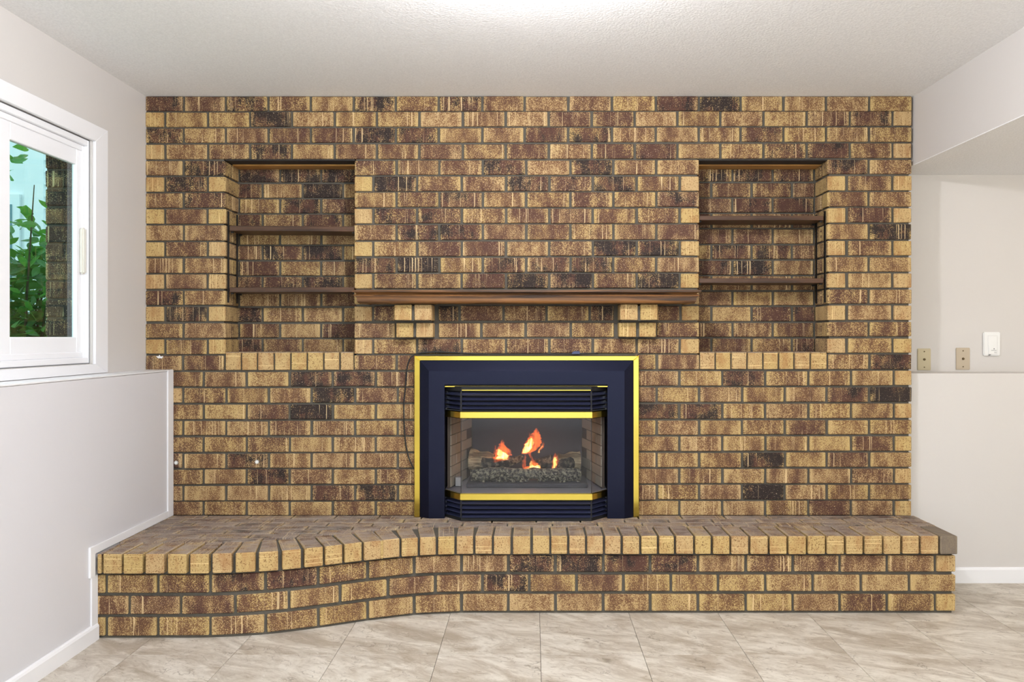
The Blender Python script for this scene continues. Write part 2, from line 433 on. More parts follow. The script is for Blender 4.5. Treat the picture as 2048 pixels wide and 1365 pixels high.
# ------------------------------------------------------------------ bricks
_cache = {}
def brick_mesh(w, d, h, ends=None, top=None, base='brick'):
    """ends: material key on the front/back faces; top: material key on the top face"""
    key = (round(w, 3), round(d, 3), round(h, 3), ends, top, base, R.randrange(3))
    if key in _cache: return _cache[key]
    bm = bmesh.new(); bmesh.ops.create_cube(bm, size=1)
    for v in bm.verts:
        v.co = Vector((v.co.x*w+R.uniform(-.0010, .0010), v.co.y*d+R.uniform(-.0006, .0006), v.co.z*h+R.uniform(-.0008, .0008)))
    bmesh.ops.bevel(bm, geom=list(bm.edges), offset=0.0030, segments=1, affect='EDGES')
    mats = [M[base]]
    if ends: mats.append(M[ends])
    if top: mats.append(M[top])
    for f in bm.faces:
        if ends and abs(f.normal.y) > 0.5: f.material_index = 1
        if top and f.normal.z > 0.5: f.material_index = len(mats)-1
    me = bpy.data.meshes.new('brick'); bm.to_mesh(me); bm.free()
    for m in mats: me.materials.append(m)
    _cache[key] = me
    return me
def tone_of(o, d):
    o['tone'] = 0.37+0.08*min(d, 6)+R.uniform(-.06, .06)
    o['burn'] = max(0.0, (d-4.4)/4.4*1.15)
def put_brick(parent, x0, x1, yf, depth, z0, z1, d, ends=None, top=None, base='brick'):
    w, h = x1-x0, z1-z0
    o = inst('brick', brick_mesh(w, depth, h, ends, top, base), parent, ((x0+x1)/2, yf+depth/2+R.uniform(-.0012, .0012), (z0+z1)/2))
    tone_of(o, d); return o

ROWS = {1: (193, 221.6), 2: (224.8, 253.8), 3: (257, 285.6), 4: (289.5, 318.6), 5: (322, 350.4), 6: (354.5, 383.3), 7: (386.3, 415.4),
        8: (418.6, 447.6), 9: (450.8, 481), 10: (484.5, 513), 11: (517, 546), 12: (549.3, 578), 13: (582, 610), 14: (614, 643),
        15: (647.7, 676), 16: (680, 708.6), 17: (712, 741), 18: (745, 773.6), 19: (777.7, 806.5), 20: (810.7, 839.5),
        21: (843.6, 871.7), 22: (876, 904.7), 23: (908.8, 937), 24: (940.5, 969.3), 25: (973, 1002.3), 26: (1005.2, 1031.6)}
TILT = -2.6
def rowz(r, px):
    t = TILT*(px-291)/1535
    if r in (1,): t = 0
    a, b = ROWS[r]
    if r == 26: return wz(a+t), wz(b)
    return wz(a+t), wz(b+t)
J = 2.6      # half joint in photo pixels
def lay(parent, r, joints, digits, Y=D, depth=0.085, half_px=48, scale=None, jl=True, jr=True):
    """one course between measured joint positions"""
    n = len(joints)-1
    for i in range(n):
        a, b = joints[i], joints[i+1]
        x0 = wx(a, Y)+(J/400 if (i > 0 or jl) else 0)
        x1 = wx(b, Y)-(J/400 if (i < n-1 or jr) else 0)
        d = int(digits[i])
        zt, zb = rowz(r, (a+b)/2)
        half = (b-a) < half_px
        jit = R.uniform(-.0012, .0012)
        put_brick(parent, x0+R.uniform(-.0008, .0008), x1+R.uniform(-.0008, .0008), Y, depth, zb+jit, zt+jit, max(d, 1) if half else d, ends='brick_end' if (half and d <= 2) else None)

MR = 0.011   # mortar set back behind the faces
ZT4, ZB16 = wz(319.5), wz(705)
xL0, xNL0, xNL1, xNR0, xNR1, xE = wx(284), wx(451), wx(709), wx(1398), wx(1655), wx(1823.5)
YN = D+0.196                                # niche back plane
bm = bmesh.new()
box(bm, xL0, xE-MR, D+MR, YA, ZT4+0.004, CEIL)                                     # band above the niches
box(bm, xL0, xNL0-MR, D+MR, YA, ZB16-0.09, ZT4+0.004)                               # left pier
box(bm, xNR1+MR, xE-MR, D+MR, YA, ZB16-0.09, ZT4+0.004)                             # right pier
box(bm, xNL0-MR, xNL1-0.004, D+MR, YA, ZB16-0.09, ZB16-0.008)                       # under the niches
box(bm, xNR0+0.004, xNR1+MR, D+MR, YA, ZB16-0.09, ZB16-0.008)
box(bm, xL0, wx(842), D+MR, YA, 0.25, ZB16-0.09); box(bm, wx(1264), xE-MR, D+MR, YA, 0.25, ZB16-0.09)
box(bm, wx(842), wx(1264), D+0.42, D+0.46, 0.25, ZB16-0.09)
wb = tag(link('wall_back', bm, M['mortar']), kind='structure')
bm = bmesh.new()
box(bm, xNL1+MR*.6, xNR0-MR*.6, D+MR, YA, wz(712), ZT4+0.004)
box(bm, xNL1-0.004, wx(842), D+MR, YA, ZB16-0.09, wz(712)); box(bm, wx(1264), xNR0+0.004, D+MR, YA, ZB16-0.09, wz(712))
cb = tag(link('wall_chimney_breast', bm, M['mortar']), kind='structure')
bm = bmesh.new(); box(bm, xNL0-MR, xNL1+MR, YN+MR, YA, ZB16-0.008, ZT4+0.004)
nl = tag(link('wall_niche_left', bm, M['mortar']), kind='structure')
bm = bmesh.new(); box(bm, xNR0-MR, xNR1+MR, YN+MR, YA, ZB16-0.008, ZT4+0.004)
nr = tag(link('wall_niche_right', bm, M['mortar']), kind='structure')

O = [288.5, 366.6, 451, 536.3, 621, 707, 791.2, 877.3, 964.4, 1049.5, 1136.6, 1224, 1311.8, 1398, 1481.8, 1567.4, 1652.6, 1739, 1825.8]
E = [288.5, 329.5, 415, 499.5, 583.5, 668.7, 753.4, 838.4, 925.5, 1011.6, 1097.7, 1183.7, 1269.8, 1355.2, 1441.3, 1527.7, 1614, 1700.3, 1786, 1825.8]
lay(wb, 1, O, '657537474444683333')
lay(wb, 2, E, '0328232133552433560')
lay(wb, 3, O, '734557744674446344')
lay(wb, 4, E, '0347344545456446640')
LP = {5: '47', 7: '46', 9: '34', 11: '34', 13: '63', 15: '44', 6: '071', 8: '040', 10: '050', 12: '040', 14: '080', 16: '040'}
RP = {5: '74', 7: '44', 9: '48', 11: '33', 13: '53', 15: '44', 6: '050', 8: '161', 10: '040', 12: '030', 14: '030', 16: '030'}
CN = {5: '55573744', 7: '45644546', 9: '47754555', 11: '79466744', 13: '45445444', 6: '085576751', 8: '066445450', 10: '135445880', 12: '044688581', 16: '046355450'}
BL = {5: '787', 7: '475', 9: '333', 11: '535', 13: '344', 15: '536', 6: '7393', 8: '6563', 10: '4783', 12: '5683', 14: '8433', 16: '6543'}
BR = {5: '776', 7: '566', 9: '554', 11: '684', 13: '543', 15: '555', 6: '5555', 8: '5445', 10: '4675', 12: '5445', 14: '4167', 16: '5556'}
JC = {1: [709-J, 793, 878.5, 965.5, 1052.5, 1141, 1226.8, 1312.8, 1398+J], 0: [709-J, 746.2, 834, 923.4, 1012, 1098.6, 1185.8, 1273.5, 1359.6, 1398+J]}
SN = F/YN
def backpx(px): return px          # joints on the niche back are measured in the photo, laid at depth YN
for r in range(5, 17):
    odd = r % 2
    zt, zb = rowz(r, 451); ztr, zbr = rowz(r, 1655)
    # left pier
    if odd:
        lay(wb, r, [288.5, 366.6, 451+J], LP[r])
        put_brick(wb, xNL0-0.085, xNL0, D+0.100, 0.088, zb, zt, R.choice((5, 6, 7)))
        lay(wb, r, [1655-J, 1738, 1825.8], RP[r])
        put_brick(wb, xNR1, xNR1+0.085, D+0.100, 0.088, zbr, ztr, R.choice((5, 6)))
    else:
        lay(wb, r, [288.5, 329.5, 414.5], LP[r][:2])
        put_brick(wb, wx(414.5+J), xNL0, D, 0.188, zb, zt, 5, ends='brick_end')
        lay(wb, r, [1694.6, 1785.5, 1825.8], RP[r][1:], jl=True)
        put_brick(wb, xNR1, wx(1694.6-J-1), D, 0.188, zbr, ztr, 5, ends='brick_end')
    # breast
    if r in (14, 15): continue
    j = JC[odd]
    for i in range(len(j)-1):
        lay(cb, r, [j[i], j[i+1]], CN[r][i])
    # its returns into the niches
for r in (14, 15):
    if r == 14:
        lay(cb, r, [709-J, 745.4, 792], '15'); lay(cb, r, [874.5, 918.7, 1007, 1093, 1179.4, 1230], '85547'); lay(cb, r, [1312, 1361.4, 1398+J], '51')
    else:
        lay(cb, r, [709-J, 792], '4'); lay(cb, r, [874.5, 962.8, 1051, 1141.5, 1230], '4454'); lay(cb, r, [1312, 1398+J], '4')
for r in range(5, 17):                                # side faces of the breast seen inside the niches
    zt, zb = rowz(r, 709); ztr, zbr = rowz(r, 1398)
    for xx0, xx1, a, b in ((xNL1, xNL1+0.085, zb, zt), (xNR0-0.085, xNR0, zbr, ztr)):
        put_brick(cb, xx0, xx1, D+0.098, 0.088, a, b, 5)
# niche backs
for r in range(5, 17):
    zt, zb = rowz(r, 580); ztr, zbr = rowz(r, 1520)
    if r % 2: jl_, jr_ = [477, 559.7, 642, 724], [1380, 1465.2, 1545.9, 1629]
    else: jl_, jr_ = [473, 524.5, 605, 685.8, 724], [1380, 1423, 1503.8, 1584.5, 1632]
    for par, jj, dg, a, b in ((nl, jl_, BL[r], zb, zt), (nr, jr_, BR[r], zbr, ztr)):
        for i in range(len(jj)-1):
            put_brick(par, wx(jj[i], YN)+.0065, wx(jj[i+1], YN)-.0065, YN, 0.05, a, b, max(1, int(dg[i])))
# course 17 with the rowlock sills
lay(wb, 17, [288.5, 365, 449.5], '55')
lay(cb, 17, [709-J-0.5, 792.6, 838], '44'); lay(cb, 17, [1268, 1314, 1398.6+J], '54')
lay(wb, 17, [1655, 1739.7, 1825.8], '47')
for jj, seq, dd in (([449.5, 482.4, 515, 548.3, 581.3, 614.2, 647.2, 679.7, 708.0], '01410000', 0), ([1398.8, 1430.7, 1462.2, 1494.3, 1525.9, 1557.2, 1588.3, 1620.8, 1655], '00000120', 1)):
    for i in range(8):
        x0, x1 = wx(jj[i])+.004, wx(jj[i+1])-.004
        top = wz(704.8); bot = rowz(17, jj[i])[1]
        o = put_brick(wb, x0, x1, D-0.003, 0.198, bot+R.uniform(-.001, .001), top, 3, ends='brick_cap', top='brick_top')
BLJ = {0: [320, 406.4, 492.6, 578.7, 665, 751.3, 838], 1: [320, 365.6, 451.8, 537.2, 622.7, 709.8, 795.3, 838]}
BRJ = {0: [1268, 1358.9, 1445, 1531, 1617.2, 1702.8, 1788.6, 1825.8], 1: [1268, 1313.7, 1398.5, 1484.6, 1570, 1654, 1739, 1825.8]}
BLD = ['432874', '2533844', '325933', '3334445', '435133', '6362333', '337434', '4223773', '333344']
BRD = ['5364320', '5334469', '7734241', '3444523', '3333241', '3338253', '4433240', '4339333', '3244540']
for k in range(9):
    r = 18+k
    lay(wb, r, BLJ[k % 2], BLD[k]); lay(wb, r, BRJ[k % 2], BRD[k])
# brick end face of the wall on the alcove side
for r in range(5, 27):
    zt, zb = rowz(r, 1823)
    put_brick(wb, xE-0.085, xE, D+0.098, 0.15, zb, zt, 4)

# corbel bricks under the mantel
for xa, xb in ((-0.674, -0.4925), (0.4245, 0.607)):
    g = 0.014; w = (xb-xa-g)/2
    for k, (yf, r, rows) in enumerate(((4.165, 15, '10'), (4.108, 14, '10'))):
        zt, zb = rowz(r, 840 if xa < 0 else 1276)
        for q in range(2):
            x0 = xa+q*(w+g)
            put_brick(cb, x0, x0+w, yf, D-yf+0.05, zb, zt+(0.004 if r == 14 else 0), 3 if (k and (q == 0)) else 1, ends='brick_end')
    bm = bmesh.new(); z14t, z14b = rowz(14, 840); z15t, z15b = rowz(15, 840)
    box(bm, xa+.008, xb-.008, 4.108+.014, D+.02, z14b-.002, z14t-.002); box(bm, xa+.008, xb-.008, 4.165+.012, D+.02, z15b+.002, z14b)
    link('corbel_mortar', bm, M['mortar'], cb)

# niche heads: steel angle in front, pine board behind
for par, a, b in ((nl, xNL0, xNL1), (nr, xNR0, xNR1)):
    bm = bmesh.new(); box(bm, a, b, D+.004, D+.100, ZT4-.004, ZT4+.003)
    link('steel_lintel', bm, M['steel'], par)
    bm = bmesh.new(); box(bm, a, b, D+.100, YN+.01, ZT4-.010, ZT4+.003)
    link('head_board', bm, M['niche_wood'], par)

# ------------------------------------------------------------------ raised hearth
FPX = [193, 312, 416.6, 531, 635.6, 735.6, 829, 925, 1000]
FYY = [3.489, 3.489, 3.491, 3.528, 3.605, 3.700, 3.775, 3.805, 3.805]
def fy(px): return hermite(FPX, FYY, px)
def fpt(px, off=0.0): 
    Y = fy(px)-off
    return Vector(((px-PX)*Y/F, Y))
def ynorm(px, off):
    a, b = fpt(px-6, off), fpt(px+6, off); d = (b-a).normalized(); return Vector((-d.y, d.x))
hearth = empty('brick_hearth', (0, 4.0, 0))
tag(hearth, 'raised tan brick hearth with a curved left front below the fireplace', 'hearth')
def hp(o):
    o.parent = hearth; o.matrix_parent_inverse = Matrix.Translation((0, -4.0, 0)); return o
# mortar core following the front
pts = []
for px in range(193, 1001, 14): 
    p = fpt(px); n = ynorm(px, 0); pts.append((max(XLP+.001, p.x+n.x*.012), p.y+n.y*.012))
pts += [(wx(1911, 3.805)-.012, 3.805+.012), (wx(1911, 3.805)-.012, D+.01), (XLP+.001, D+.01)]
bm = bmesh.new(); prism(bm, pts, 0.0, ZH-0.010)
hp(link('mortar_bed', bm, M['mortar']))
HR = [(0.188, 0.261), (0.1000, 0.1735), (0.0113, 0.0858)]
J1 = [193, 212, 315, 420, 531, 637, 735.6, 828.4, 923, 1016.6, 1110.9, 1206.4, 1300.7, 1396, 1492, 1586, 1680, 1774.6, 1871, 1911+3]
J2 = [193, 258, 361, 470, 578.5, 680.7, 776, 870.6, 965, 1058.5, 1153, 1247, 1342, 1436.6, 1531, 1626, 1722.6, 1819, 1911+3]
D1 = '2456643347866454430'; D2 = '345333447343322222'; D3 = '2434333322222323531'
for (z0, z1), JJ, DD in zip(HR, (J1, J2, J1), (D1, D2, D3)):
    for i in range(len(JJ)-1):
        A, B = fpt(JJ[i]), fpt(JJ[i+1]); d = B-A; L = d.length; u = d/L
        A2, B2 = A+u*(.0065 if i else 0.0), B-u*.0065
        w = (B2-A2).length; nrm = Vector((-u.y, u.x)); half = w < .11
        dep = 0.19 if (half and i > 3) else 0.085
        c = (A2+B2)/2+nrm*dep/2
        o = inst('brick', brick_mesh(w, dep, z1-z0, 'brick_end' if (half and i > 3) else None), None, (c.x, c.y, (z0+z1)/2), (0, 0, math.atan2(u.y, u.x)))
        tone_of(o, int(DD[i])); hp(o)
# end face bricks
XHE = wx(1911, 3.805)
for k, (z0, z1) in enumerate(HR):
    y = 3.805+(0.2 if k != 1 else 0.10); hp(put_brick(None, XHE-.085, XHE, y, 0.2 if k != 1 else .19, z0, z1, 3))
    if k == 1: hp(put_brick(None, XHE-.085, XHE, y+.2, .11, z0, z1, 3))
# cap course
CO = 0.021
cj1 = [150+.3174*v for v in (135, 168, 297, 432, 570, 712, 852, 1000, 1147, 1292, 1438, 1570, 1692, 1816, 1935)]
cj2 = [750+.3174*v for v in (45, 162, 277, 390, 508, 625, 742, 860, 988, 1105, 1218, 1330, 1443, 1555, 1672, 1785, 1892, 2012)]
cj3 = [1390+.3213*v for v in (107, 222, 340, 460, 578, 698, 817, 936, 1052, 1172, 1287, 1402, 1522, 1641)]
CJ = cj1+cj2[0:]+cj3
CL = 0.203
backs = []
for i in range(len(CJ)-1):
    A, B = fpt(CJ[i], CO), fpt(CJ[i+1], CO)
    nA, nB = ynorm(CJ[i], CO), ynorm(CJ[i+1], CO)
    if CJ[i] > 960: nA = nB = Vector((0, 1))
    if i == 0: nA = nB
    bA, bB = A+nA*CL, B+nB*CL
    backs += [bA] if i == 0 else []
    backs.append(bB)
    u = (B-A).normalized(); pitch = (B-A).length; w = min(pitch-.010, .0765) if i else pitch-.007
    c = (A+B)/2; ub = (bB-bA).normalized(); pb = (bB-bA).length; w2 = min(w, pb-.008); cbk = (bA+bB)/2
    ax = (c+cbk)/2
    ang = math.atan2(u.y, u.x)
    P = [c-u*w/2, c+u*w/2, cbk+ub*w2/2, cbk-ub*w2/2]
    rot = Matrix.Rotation(-ang, 2)
    loc = [rot @ (p-ax) for p in P]
    if A.x < XLP+.001: 
        pass
    bm = bmesh.new(); h = 0.081
    prism(bm, [(p.x+R.uniform(-.0008, .0008), p.y+R.uniform(-.001, .001)) for p in loc], -h/2, h/2, 0.003)
    bm.normal_update()
    last = i == len(CJ)-2
    for f in bm.faces:
        if f.normal.y < -0.5: f.material_index = 1
        elif f.normal.z > 0.5: f.material_index = 2
    mats = [M['brick'], M['brick_cap'], M['brick_top']] if not last else [M['brick_grey']]*3
    o = link('brick', bm, mats, None, (ax.x, ax.y, ZH-h/2+R.uniform(-.001, .0008)), (0, 0, ang))
    tone_of(o, 3+R.choice((0, 0, 1, 2))); hp(o)
# paving courses between cap and wall
bx = [p.x for p in backs]; by = [p.y for p in backs]
def backy(x):
    if x <= bx[0]: return by[0]
    for i in range(len(bx)-1):
        if bx[i] <= x <= bx[i+1]: return by[i]+(by[i+1]-by[i])*(x-bx[i])/(bx[i+1]-bx[i]+1e-9)
    return by[-1]
CP = 0.0785
for k in range(8):
    yb, yf = D-.004-k*CP, D-.004-(k+1)*CP+.007
    x = XLP+.003-(0.107 if k % 2 else 0.03)
    while x < XHE-.02:
        xa, xb = max(x, XLP+.003), min(x+.206, XHE)
        x += .214
        if xb-xa < .03: continue
        top = []
        for q in range(5):
            xx = xa+(xb-xa)*q/4; top.append((xx, max(yf, backy(xx)+.008)))
        ok = [(a, b) for a, b in top if yb-b > .012]
        if len(ok) < 2: continue
        poly = ok+[(ok[-1][0], yb), (ok[0][0], yb)]
        cx, cy = (ok[0][0]+ok[-1][0])/2, (yb+yf)/2
        bm = bmesh.new(); prism(bm, [(a-cx, b-cy) for a, b in poly], -.03, .03, 0.0015)
        bm.normal_update()
        o = link('brick', bm, [M['brick_top']], None, (cx, cy, ZH-.0305+R.uniform(-.001, .0005)))
        tone_of(o, R.choice((4, 5, 5, 6, 7))); hp(o)

# ------------------------------------------------------------------ window in the left wall
win = empty('window_1', (XL, 3.0, WZ0)); tag(win, kind='structure')
def wp(o): o.parent = win; o.matrix_parent_inverse = Matrix.Translation((-XL, -3.0, -WZ0)); return o
ct = 0.014
# casing boards, mitred corners approximated by prisms in the wall plane
def board_yz(bm, poly, x0, x1, bev=.0015):
    b2 = bmesh.new()
    a = [b2.verts.new((x0, y, z)) for y, z in poly]; b = [b2.verts.new((x1, y, z)) for y, z in poly]; n = len(poly)
    b2.faces.new(a); b2.faces.new(b[::-1])
    for i in range(n): b2.faces.new((a[i], a[(i+1) % n], b[(i+1) % n], b[i]))
    bmesh.ops.recalc_face_normals(b2, faces=b2.faces)
    if bev: bmesh.ops.bevel(b2, geom=list(b2.edges), offset=bev, segments=1, affect='EDGES')
    merge(bm, b2)
oy0, oy1, oz0, oz1 = WY0-.1, 3.825, 1.0855, 2.180
iy0, iy1, iz0, iz1 = WY0, WY1+.004, WZ0-.002, WZ1-.002
for poly in ([(oy1, oz0), (oy1, oz1), (iy1, iz1), (iy1, iz0)], [(oy0, oz1), (oy1, oz1), (iy1, iz1), (iy0, iz1)],
             [(oy0, oz0), (oy1, oz0), (iy1, iz0), (iy0, iz0)], [(oy0, oz0), (oy0, oz1), (iy0, iz1), (iy0, iz0)]):
    bm = bmesh.new(); board_yz(bm, poly, XL, XL+ct); wp(link('casing', bm, M['white']))
def ring(bm, y0, y1, z0, z1, wy, wz_, x0, x1, bev=.002):
    box(bm, x0, x1, y0, y0+wy, z0, z1, bev); box(bm, x0, x1, y1-wy, y1, z0, z1, bev)
    box(bm, x0, x1, y0+wy, y1-wy, z1-wz_, z1, bev); box(bm, x0, x1, y0+wy, y1-wy, z0, z0+wz_, bev)
# stepped vinyl frame
bm = bmesh.new()
ring(bm, WY0, WY1, WZ0, WZ1, .012, .028, XL-.056, XL-.012)
ring(bm, WY0+.012, WY1-.012, WZ0+.028, WZ1-.028, .014, .024, XL-.058, XL-.028)
box(bm, XL-.12, XL-.05, WY0, WY1, WZ0, WZ0+.05, .002); box(bm, XL-.12, XL-.05, WY0, 3.2, WZ1-.05, WZ1, .002); box(bm, XL-.12, XL-.05, WY0, WY0+.02, WZ0, WZ1, .002)
wp(link('frame', bm, M['vinyl']))
bm = bmesh.new()
ring(bm, WY0+.001, WY1-.001, WZ0+.001, WZ1-.001, .0035, .0035, XL-.014, XL-.0105, 0)
wp(link('gasket', bm, M['vinyl_line']))
# sliding sash with glass
sy0, sy1, sz0, sz1 = 3.125, 3.690, 1.176, 2.062
bm = bmesh.new()
XS1 = -1.973
box(bm, XS1-.021, XS1, sy0, 3.189, sz0, sz1, .003); box(bm, XS1-.021, XS1, 3.652, sy1, sz0, sz1, .003)
box(bm, XS1-.021, XS1, 3.189, 3.652, sz0, 1.246, .003); box(bm, XS1-.021, XS1, 3.189, 3.652, 1.993, sz1, .003)
sash = wp(link('sash', bm, M['vinyl']))
def sub(o, p):
    o.parent = p; o.matrix_parent_inverse = p.matrix_world.inverted() if False else Matrix.Identity(4); return o
bpy.context.view_layer.update()
def child(o, p):
    o.parent = p
    o.matrix_parent_inverse = p.matrix_world.inverted()
    return o
bm = bmesh.new(); box(bm, -1.992, -1.987, 3.185, 3.656, 1.242, 1.997); child(link('pane', bm, M['window_glass']), sash)
bm = bmesh.new()
box(bm, XS1, XS1+.020, 3.670, 3.700, 1.521, 1.722, .006, 0, 2); child(link('handle', bm, simple('cream_handle', srgb(226, 224, 214), .35)), sash)
bm = bmesh.new()
box(bm, XS1-.075, XS1-.040, WY0+.026, WY0+.08, sz0, sz1, .003); box(bm, XS1-.075, XS1-.04, 3.10, 3.16, sz0, sz1, .003)
box(bm, XS1-.075, XS1-.04, WY0+.08, 3.10, sz0, 1.246, .003); box(bm, XS1-.075, XS1-.04, WY0+.08, 3.10, 1.993, sz1, .003)
fs = wp(link('fixed_sash', bm, M['vinyl']))
bm = bmesh.new(); box(bm, -2.033, -2.028, WY0+.076, 3.104, 1.242, 1.997); child(link('pane', bm, M['window_glass']), fs)
# brick veneer jamb outside
bm = bmesh.new(); box(bm, XL-t-.142, XL-t-.004, 3.712, D+.3, 0.9, 2.3)
jamb = wp(link('veneer_jamb', bm, M['mortar']))
bpy.context.view_layer.update()
for k in range(17):
    z = 0.93+k*.0812
    o = inst('brick', brick_mesh(.138, .2, .071), None, (XL-t-.073, 3.698+.1, z+.035)); tone_of(o, R.choice((7, 8))); child(o, jamb)  # extra dark tones paint the dim light of this reveal into the bricks
bm = bmesh.new(); box(bm, XL-t-.142, XL-t-.004, WY0, WY1+.03, 2.045, 2.3); wp(link('veneer_head', bm, M['brick']))

# ------------------------------------------------------------------ outside
bm = bmesh.new(); box(bm, -14, -2.4, -2, 14, 0.55, 0.6)
tag(link('ground_outside', bm, M['lawn']), kind='structure')
house = empty('neighbouring_house', (-5.0, 8.0, 0.6))
tag(house, 'white lap-sided neighbouring house wall seen through the window behind the shrub', 'house')
def hc(o): o.parent = house; o.matrix_parent_inverse = Matrix.Translation((5.0, -8.0, -0.6)); return o
bm = bmesh.new(); box(bm, -9, -3.0, 8.02, 8.3, .6, 4.2); hc(link('wall_sheathing', bm, M['siding']))
bm = bmesh.new()
b2 = bmesh.new(); vsx = [(-.0, 0), (0, .115), (-.008, .115), (-.022, 0)]
sweep(bm, [(-4.62, 8.02), (-3.0, 8.02)], [(0, 0), (.034, 0), (.006, .118), (0, .118)])
b2.free()
sm_ = bpy.data.meshes.new('siding_board'); bm.to_mesh(sm_); bm.free(); sm_.materials.append(M['siding'])
for k in range(30): hc(inst('siding_board', sm_, None, (0, 0, .62+k*.115)))
bm = bmesh.new(); box(bm, -4.80, -4.62, 7.97, 8.02, .6, 4.2, .003); hc(link('corner_board', bm, M['siding']))
bm = bmesh.new(); ring(bm, 0, 1, 0, 1, .06, .06, 0, .05, 0); bm.free()
bm = bmesh.new(); box(bm, -5.6, -4.85, 7.98, 8.02, 1.2, 2.6, .003); wn = hc(link('window_frame', bm, M['siding']))
bm = bmesh.new(); box(bm, -5.52, -4.92, 7.97, 7.985, 1.28, 2.5); hc(link('window_pane', bm, M['darkpane']))

shrub = empty('leafy_shrub', (-3.05, 5.1, 0.6))
tag(shrub, 'green broad-leaved shrub growing close outside the window', 'shrub')
def sp(o): o.parent = shrub; o.matrix_parent_inverse = Matrix.Translation((3.05, -5.1, -0.6)); return o
def leaf_bm(bm, L, Wd, M4):
    prof = [(0, 0.0), (.18, .62), (.42, 1.0), (.7, .72), (1, 0)]
    mid = [bm.verts.new(M4 @ Vector((t*L, 0, -0.12*L*t*t))) for t, _ in prof]
    for sgn in (1, -1):
        side = [bm.verts.new(M4 @ Vector((t*L, sgn*w*Wd/2, .08*Wd*w-0.12*L*t*t))) for t, w in prof[1:-1]]
        seq = [mid[0]]+side+[mid[-1]]
        bm.faces.new((mid[0], mid[1], side[0])); bm.faces.new((mid[1], mid[2], side[1], side[0]))
        bm.faces.new((mid[2], mid[3], side[2], side[1])); bm.faces.new((mid[3], mid[4], side[2]))
leaf_me = []
for L in (.085, .11, .15):
    bm = bmesh.new(); leaf_bm(bm, L, L*.5, Matrix.Identity(4)); me = bpy.data.meshes.new('leaf'); bm.to_mesh(me); bm.free(); me.materials.append(M['leaf']); leaf_me.append(me)
def rrot(): return (R.uniform(-1.0, 1.0), R.uniform(-.7, .9), R.uniform(0, 6.28))
RB = random.Random(5)
def bushpt():
    while True:
        a = RB.uniform(0, 6.28); rr = math.sqrt(RB.random()); z = 0.65+1.35*RB.random()**1.3
        w = .62*(1-.55*max(0, z-1.2)/0.8)
        return Vector((-3.15+rr*w*math.cos(a), 5.15+rr*w*math.sin(a), z))
for k in range(240):
    p = bushpt(); sp(inst('leaf', RB.choice(leaf_me), None, p, rrot()))
# a few sprays reaching up past the house
for k in range(26):
    px, py = RB.uniform(14, 105), RB.choice((RB.uniform(290, 360), RB.uniform(420, 520), RB.uniform(480, 560)))
    Y = RB.uniform(4.7, 5.2); p = W(px, py, Y)
    if px > 60 and py < 400: continue
    sp(inst('leaf', RB.choice(leaf_me[:2]), None, p, rrot()))
bm = bmesh.new()
for k in range(3800):
    p = bushpt(); L = RB.choice((.08, .10, .12)); p.y += 0.05; p.z = min(p.z, 0.65+1.2*RB.random())
    e = rrot(); m4 = Matrix.Translation(p) @ Matrix.Rotation(e[2], 4, 'Z') @ Matrix.Rotation(e[1], 4, 'Y') @ Matrix.Rotation(e[0], 4, 'X')
    leaf_bm(bm, L, L*.5, m4)
fo = sp(link('foliage', bm, M['leaf'])); fo['kind'] = 'stuff'
for k in range(9):
    bm = bmesh.new(); a = RB.uniform(0, 6.28); top = Vector((-3.12+.4*math.cos(a), 5.1+.4*math.sin(a), RB.uniform(1.5, 2.15)))
    tube(bm, [(-3.1+.05*math.cos(a), 5.1+.05*math.sin(a), .6), Vector((-3.1, 5.1, .6)).lerp(top, .5)+Vector((0, 0, .12)), top], lambda q: .014*(1-q*.8), 6)
    sp(link('branch', bm, M['bark']))

# ------------------------------------------------------------------ mantel
bpy.context.view_layer.update()
mz = 1.4067
man = empty('mantel_shelf', (0, D, mz)); tag(man, 'stained oak mantel shelf with stepped moulding above the fireplace', 'mantel')
def mp(o, par=man): return child(o, par)
bpy.context.view_layer.update()
mx0, mx1, my = -.8170, .7560, 4.085
bm = bmesh.new(); box(bm, mx0-.049, mx1+.049, my-.056, D-.001, mz+.0545, mz+.0645, .003, 0, 2); mp(link('top_board', bm, M['oak']))
prof = [(0, mz), (.018, mz+.0005), (.026, mz+.006), (.029, mz+.014), (.030, mz+.029), (.0345, mz+.031), (.0345, mz+.0345), (.040, mz+.036), (.041, mz+.041), (.032, mz+.044), (.030, mz+.049), (.044, mz+.0545), (-.01, mz+.0545), (-.01, mz)]
bm = bmesh.new(); sweep(bm, [(mx0, D-.002), (mx0, my), (mx1, my), (mx1, D-.002)], prof); mp(link('moulding', bm, M['oak']))
bm = bmesh.new(); box(bm, mx0, mx1, my+.008, D-.002, mz+.004, mz+.0545); mp(link('core_board', bm, M['oak']))

# ------------------------------------------------------------------ niche shelves with their metal standards
def shelf(x0, x1, ytop, ybot, label, tilt=0.0):
    zt, zb = wz(ytop, D+.02), wz(ybot, D+.02)
    o = empty('niche_shelf', ((x0+x1)/2, D+.1, zb)); tag(o, label, 'shelf', 'shelves in the brick niches')
    o.rotation_euler = (0, tilt, 0)
    bm = bmesh.new(); w = (x1-x0)/2
    box(bm, -w, w, -.084, .094, 0, zt-zb, .0015)
    link('board', bm, M['shelf'], o)
    for sx in (-1, 1):
        for yy in (-.062, .055):
            bm = bmesh.new(); box(bm, sx*w-(.014 if sx > 0 else 0), sx*w+(0 if sx > 0 else .014), yy-.006, yy+.006, -.008, -.0005, .001)
            link('clip', bm, M['steel'], o)
gp = .014
shelf(xNL0+gp, xNL1-.004, 452.5, 463, 'dark brown shelf board, upper one in the niche beside the window', .006)
shelf(xNL0+gp, xNL1-.004, 575, 585, 'dark brown shelf board, lower one in the niche beside the window', -.002)
